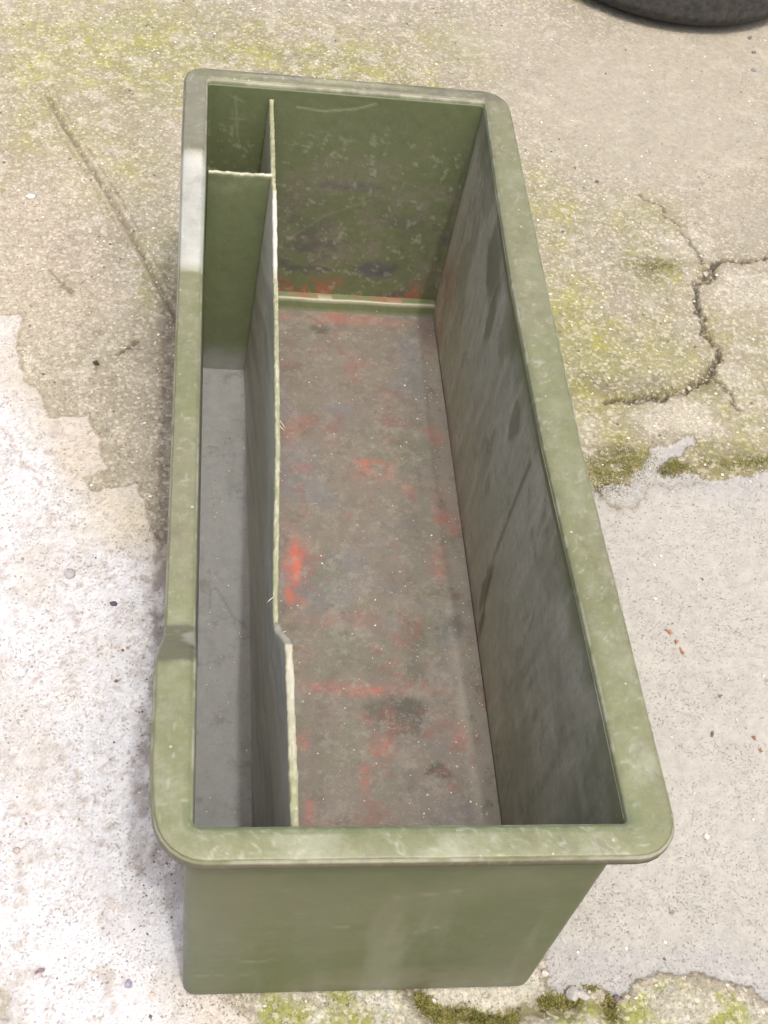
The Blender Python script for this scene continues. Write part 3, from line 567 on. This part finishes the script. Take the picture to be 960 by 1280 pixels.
mesh_grid('partition_panel', Vp, len(rowsP), len(px_), col=c, rough=.42, grain=.25, mat=M_plastic, parent=tr, off=OFF)

# ------------------------------------------------------------------ tyre and rusty wheel, lying flat beyond
M_rub = simple_mat('dusty_rubber', (.020, .021, .024), (.065, .060, .052), 90, .72, .001, 120)
M_rust = simple_mat('rusty_steel', (.16, .075, .035), (.26, .17, .10), 40, .85, .001, 160)
TX, TY = .957, 2.165
ty = empty('wheel', (TX, TY, 0), 'dark dusty rubber tyred wheel lying flat at the far right corner', 'wheel')
def lathe(name, prof, mat, parent, n=160, mod=None):
    V = []
    for i, (r, z) in enumerate(prof):
        for k in range(n):
            a = 2*math.pi*k/n; r2, z2 = (mod(i, k, r, z) if mod else (r, z)); V.append((r2*math.cos(a), r2*math.sin(a), z2))
    return mesh_grid(name, np.array(V), len(prof), n, closed=True, mat=mat, parent=parent)
tp_ = [(.215, .022), (.235, .004), (.27, .001), (.295, .006), (.309, .016), (.3135, .024), (.3195, .027), (.3215, .040), (.3195, .060), (.3215, .080), (.3195, .092), (.3135, .096), (.311, .101), (.3065, .1025), (.303, .108), (.2995, .1115), (.2965, .1075), (.2945, .1075), (.2925, .1135), (.284, .1165), (.282, .1150), (.2795, .1150), (.2780, .1180), (.262, .118), (.248, .114), (.240, .109), (.2365, .1105), (.232, .106), (.222, .100), (.214, .098), (.210, .09), (.212, .06), (.215, .022)]
def tread(i, k, r, z):
    return (r-.004, z) if (7 <= i <= 9 and k % 4 == 0) else (r, z)
lathe('tyre', tp_, M_rub, ty, 240, tread)
lathe('wheel_rim', [(.2145, .030), (.2160, .094), (.2200, .104), (.2180, .1065), (.2110, .104), (.206, .096), (.203, .075), (.185, .060), (.170, .072), (.120, .080), (.080, .074), (.055, .078), (.036, .078), (.034, .066), (.050, .060), (.12, .066), (.17, .058), (.19, .045), (.2145, .030)], M_rust, ty)
for k in range(5):
    a = k*1.2566; n = 6; pts = [(.0085*math.cos(j*1.047), .0085*math.sin(j*1.047)) for j in range(6)]
    Vn = np.array([(.075*math.cos(a)+p[0]*q, .075*math.sin(a)+p[1]*q, zz) for q, zz in ((1, .070), (1, .084), (.8, .087), (.01, .087)) for p in pts])
    mesh_grid('wheel_nut', Vn, 4, 6, closed=True, mat=M_rust, parent=ty, smooth=False)

# ------------------------------------------------------------------ loose things on the ground
def stone(name, x, y, sx, sy, sz, colr, label, cat, seed, rot=0, group=None, zoff=0, base=None):
    import bmesh
    bm = bmesh.new(); bmesh.ops.create_icosphere(bm, subdivisions=3, radius=1); r = random.Random(seed); ph = [r.uniform(0, 6) for _ in range(6)]
    cuts = [(Vector((r.uniform(-1, 1), r.uniform(-1, 1), r.uniform(-.6, 1))).normalized(), r.uniform(.62, .85)) for _ in range(7)]
    for v in bm.verts:
        p = v.co.copy(); d = 1+.10*math.sin(3*p.x+ph[0])*math.cos(4*p.y+ph[1])+.06*math.sin(7*p.z+5*p.x+ph[2])
        p *= d
        for nn, dd in cuts:
            e = p.dot(nn)-dd
            if e > 0: p -= nn*e*.85
        v.co = (p.x*sx, p.y*sy, p.z*sz)
    me = bpy.data.meshes.new(name); bm.to_mesh(me); bm.free()
    mt = simple_mat(name+'_surface', [q*.75 for q in colr], [min(q*1.2, 1) for q in colr], 300, .85, .0008, 500); me.materials.append(mt)
    for p in me.polygons: p.use_smooth = True
    o = bpy.data.objects.new(name, me); C.objects.link(o); o.location = (x, y, (gz(x, y) if base is None else base)+sz*.45+zoff); o.rotation_euler = (0, 0, rot); tag(o, label, cat, group); return o
GP = 'small stones lying loose on the concrete'
for k, (nm, p, s, cl, lb) in enumerate([
    ('stone', (-0.2636, 1.2148), (.0075, .0055, .004), (.62, .62, .62), 'small pale grey stone alone on pinkish sand left of the scored groove'),
    ('stone', (-0.1508, 0.5017), (.0075, .0070, .0045), (.38, .37, .38), 'angular mid grey stone alone on the white cement left of the trough'),
    ('stone', (-0.0953, 0.4592), (.0048, .0038, .003), (.07, .07, .10), 'tiny blue black stone on white cement beside the mid grey stone'),
    ('stone', (0.8286, 1.1444), (.0085, .0075, .005), (.46, .42, .35), 'cream stone wedged where the cracks meet on the right'),
    ('stone', (0.7389, 0.8781), (.0085, .0050, .004), (.46, .42, .35), 'flat cream chip at the lower left bend of the crack'),
    ('stone', (0.5948, 0.154), (.004, .004, .003), (.62, .60, .55), 'tiny pale chip near the trough\'s front right corner'),
    ('stone', (0.3778, 0.0015), (.0042, .004, .004), (.50, .48, .45), 'pale pebble just off the trough\'s front right foot'),
    ('stone', (0.4038, -0.0217), (.0075, .009, .006), (.36, .35, .32), 'round grey lump, left one of two in the moss at bottom'),
    ('stone', (0.4149, -0.0228), (.0050, .0085, .005), (.38, .37, .33), 'narrow grey lump, right one of two in the moss at bottom'),
    ('stone', (0.4517, -0.0271), (.0045, .004, .004), (.16, .13, .15), 'dark pebble at the right end of the moss strip'),
    ('stone', (-0.1792, 0.1432), (.0042, .004, .003), (.40, .36, .34), 'small brownish pebble on white cement at the left edge'),
    ('stone', (-0.056, 0.0011), (.0044, .004, .003), (.30, .27, .36), 'tiny violet grey pebble on white cement near the trough foot'),
    ('stone', (1.0823, 1.8066), (.005, .004, .003), (.16, .15, .15), 'dark grit pebble just in front of the tyre'),
    ('stone', (1.0871, 1.8581), (.005, .004, .003), (.14, .13, .13), 'darkest tiny pebble almost touching the tyre'),
    ('stone', (0.6773, 1.3571), (.004, .0035, .003), (.13, .12, .12), 'tiny black pebble on cream screed right of the trough'),
    ('stone', (1.066, 1.744), (.0055, .005, .003), (.22, .23, .24), 'blue grey pebble at the right edge below the tyre'),
    ]):
    stone(nm, p[0], p[1], *s, cl, lb, 'stone', 300+k, k*1.3, GP)
# thin curled leaf scraps
def scrap(p, ln, wd, colr, label, seed, group=None, cat='leaf', nm='dry_leaf'):
    ln *= .62; wd *= .6
    r = random.Random(seed); n = 9; V = []
    for i in range(n):
        t = i/(n-1); w_ = wd*math.sin(math.pi*min(max(t, .04), .96))**.7*(1+.35*math.sin(9*t+seed))
        cx = (t-.5)*ln; cy = .18*ln*math.sin(3.2*t+seed)
        for j in (-1, -.4, .3, 1): V.append((cx, cy+j*w_*.5, .0012+.0010*abs(j)+.0015*math.sin(4*t+seed)**2))
    V = np.array(V); nv = len(V); V[:, 1] *= 1+.3*np.sin(V[:, 0]*2500); V2 = np.concatenate([V, V-np.array((0, 0, .0004))]); a = 4
    F = [];
    for i in range(n-1):
        for j in range(3): q = i*4+j; F.append((q, q+4, q+5, q+1)); F.append((nv+q, nv+q+1, nv+q+5, nv+q+4))
        F.append((i*4, nv+i*4, nv+i*4+4, i*4+4)); F.append((i*4+3, i*4+7, nv+i*4+7, nv+i*4+3))
    mt = simple_mat(nm+'_surface', [q*.7 for q in colr], [q*1.25 for q in colr], 400, .8)
    o = mesh_raw(nm, V2, np.array(F), mat=mt); o.location = (p[0], p[1], gz(*p)+.0005); o.rotation_euler = (0, 0, r.uniform(0, 6.28)); tag(o, label, cat, group)
LG = 'dry leaf scraps on the smooth slab'
scrap((-0.1432, 0.0144), .016, .008, (.22, .15, .19), 'purple brown leaf scrap on white cement at lower left', 1)
scrap((0.6099, 0.4343), .016, .007, (.42, .20, .09), 'orange leaf scrap, upper one of three beside the trough', 2, LG)
scrap((0.6151, 0.4187), .013, .006, (.40, .19, .09), 'orange leaf scrap, middle one of three beside the trough', 3, LG)
scrap((0.6195, 0.4043), .018, .005, (.38, .18, .08), 'orange leaf scrap, lowest one of three beside the trough', 4, LG)
scrap((0.6333, 0.2866), .014, .005, (.16, .11, .08), 'dark brown leaf scrap on the smooth slab', 5, LG)
scrap((0.6859, 0.2814), .010, .005, (.34, .13, .06), 'reddish leaf scrap at the right edge of the slab', 6, LG)
scrap((0.6909, 0.265), .009, .004, (.36, .12, .06), 'tiny red leaf scrap nearest the right edge', 7, LG)
scrap((0.6565, 0.3394), .009, .004, (.20, .12, .08), 'small brown leaf scrap above the dark brown one', 8, LG)
scrap((-0.1418, 0.8636), .017, .009, (.05, .035, .03), 'black crumpled leaf on tan concrete left of the trough', 9)
scrap((0.6167, 0.4455), .006, .003, (.38, .20, .10), 'smallest orange leaf crumb above the three scraps', 10, LG)
scrap((0.647, 0.4735), .007, .0025, (.30, .20, .12), 'thin brown crumb on the slab beside the rim', 11, LG)
scrap((0.5338, 0.0653), .010, .006, (.32, .24, .15), 'brown crumb on the slab near the grey cement', 12, LG)

# loose grit: uncountable
def grit(name, pts, colors, szr, label, zf, kind='stuff', cat='grit', parent=None, seed=3):
    r = np.random.RandomState(seed); Vs, Fs, Cs = [], [], []
    octv = np.array([(1, 0, 0), (-1, 0, 0), (0, 1, 0), (0, -1, 0), (0, 0, 1), (0, 0, -1)], float); octf = np.array([(0, 2, 4), (2, 1, 4), (1, 3, 4), (3, 0, 4), (2, 0, 5), (1, 2, 5), (3, 1, 5), (0, 3, 5)])
    for i, (a, b) in enumerate(pts):
        s = szr[0]+(szr[1]-szr[0])*r.rand()**3; th = r.rand()*6.28; ct, st_ = math.cos(th), math.sin(th)
        q = octv*np.array((s, s*(.5+.5*r.rand()), s*(.45+.3*r.rand())))*(1+.3*(r.rand(6, 1)-.5))
        q = np.c_[q[:, 0]*ct-q[:, 1]*st_, q[:, 0]*st_+q[:, 1]*ct, q[:, 2]]+np.array((a, b, zf(a, b)+s*.3))
        Fs.append(octf+6*i); Vs.append(q); Cs.append(np.tile(colors[r.randint(len(colors))], (6, 1)))
    o = mesh_raw(name, np.concatenate(Vs), np.concatenate(Fs), np.concatenate(Cs), .8, 0., M_grit, parent, False); tag(o, label, cat, kind=kind); return o
t = NT('grit_grains'); M_grit = t.out(Base_Color=t.attr('paint').outputs['Color'], Roughness=.85)
r = np.random.RandomState(8); pts = []
while len(pts) < 5200:
    a, b = r.uniform(-.42, 1.2), r.uniform(-.1, 2.0)
    if -.015 < a < .375 and -.015 < b < 1.015: continue
    if (a-TX)**2+(b-TY)**2 < .33**2: continue
    i = min(int(np.searchsorted(gy, b)), len(gy)-1)*len(gx)+min(int(np.searchsorted(gx, a)), len(gx)-1)
    if r.rand() < .12+.9*grain[i]: pts.append((a, b))
grit('grit', pts, np.array([(.62, .58, .50), (.66, .62, .55), (.45, .39, .31), (.30, .26, .20), (.14, .12, .10), (.72, .70, .66)]), (.0007, .0034), 'loose pale and dark sand grains scattered over the concrete', gz)
pts = [(r.uniform(.09, .345), r.uniform(.13, .975)) for _ in range(330)]+[(r.normal(.335, .008), r.uniform(.1, .9)) for _ in range(260)]+[(r.uniform(.01, .064), r.uniform(.13, .85)) for _ in range(110)]
pts = [(a, b) for a, b in pts if .008 < a < .3475]
grit('sand', pts, np.array([(.62, .58, .50), (.45, .40, .33), (.16, .13, .11), (.70, .68, .62)]), (.0005, .0018), 'fine loose sand grains on the floor inside the green trough', lambda a, b: GZ+FZ+.0004, cat='sand', seed=5)

pts = []
for _ in range(1500):
    b = r.uniform(.05, 1.0); a = -.012-abs(r.normal(0, .022))
    if a > -.085: pts.append((a, b))
pts += [(r.uniform(-.01, .36), -.018-abs(r.normal(0, .006))) for _ in range(160)]
pts += [(.362+abs(r.normal(0, .012)), r.uniform(-.02, .1)) for _ in range(120)]
grit('dirt_crumbs', pts, np.array([(.16, .14, .11), (.24, .21, .16), (.34, .31, .25), (.11, .095, .075)]), (.0004, .0016), 'dark dirt crumbs gathered along the foot of the green trough', gz, cat='dirt', seed=9)

# moss: tiny upright leaves in cushions along joints and cracks
t = NT('moss_leaves'); mc = t.mix(t.ramp(t.noise(90, 3, .6), .35, .65), (.14, .145, .040), (.31, .29, .085)); M_moss = t.out(Base_Color=mc, Roughness=.9)
r = np.random.RandomState(11); Vm, Fm = [], []
def tufts(line, n, spread, h):
    line = np.array(line); seg = np.linalg.norm(np.diff(line, axis=0), axis=1); cum = np.r_[0, np.cumsum(seg)]
    for _ in range(n):
        q = r.rand()*cum[-1]; a = np.interp(q, cum, line[:, 0])+r.normal(0, spread); b = np.interp(q, cum, line[:, 1])+r.normal(0, spread)
        if -.012 < a < .368 and -.016 < b < 1.01: continue
        if fbm(np.array([a*40.]), np.array([b*40.]), 170, 3)[0] < .33: continue
        z0 = gz(a, b); th = r.rand()*6.28; hh = h*(.5+r.rand()); lw = .0006+.0006*r.rand(); k = len(Vm)
        dx, dy = math.cos(th), math.sin(th); tx, ty_ = r.normal(0, .5)*hh, r.normal(0, .5)*hh
        Vm.extend([(a-dx*lw, b-dy*lw, z0-.001), (a+dx*lw, b+dy*lw, z0-.001), (a+tx+dx*lw*.8, b+ty_+dy*lw*.8, z0+hh*.7), (a+tx*1.5, b+ty_*1.5, z0+hh)]); Fm.append((k, k+1, k+2, k+3))
tufts(moss_line[:-1], 13000, .0036, .0022)
tufts([(0.5482,0.6807),(0.5744,0.6963),(0.6144,0.7203),(0.631,0.7436)], 5000, .018, .0012)
tufts([(0.6725,0.7126),(0.7089,0.7143),(0.7842,0.7238),(0.8761,0.7434)], 2500, .008, .0014)
tufts([(0.6579,0.7001),(0.6869,0.7237)], 900, .006, .0014)
tufts([(0.6006,0.8387),(0.692,0.8604),(0.7616,0.8879),(0.7985,0.9448),(0.7939,0.9974),(0.7928,1.0557)], 1800, .006, .0012)
tufts([(0.7112,1.1438),(0.7813,1.15)], 900, .010, .0012)
mo = mesh_raw('moss', np.array(Vm), np.array(Fm), mat=M_moss); tag(mo, 'low yellow green moss growing along the cracks and slab joints', 'moss', kind='stuff')
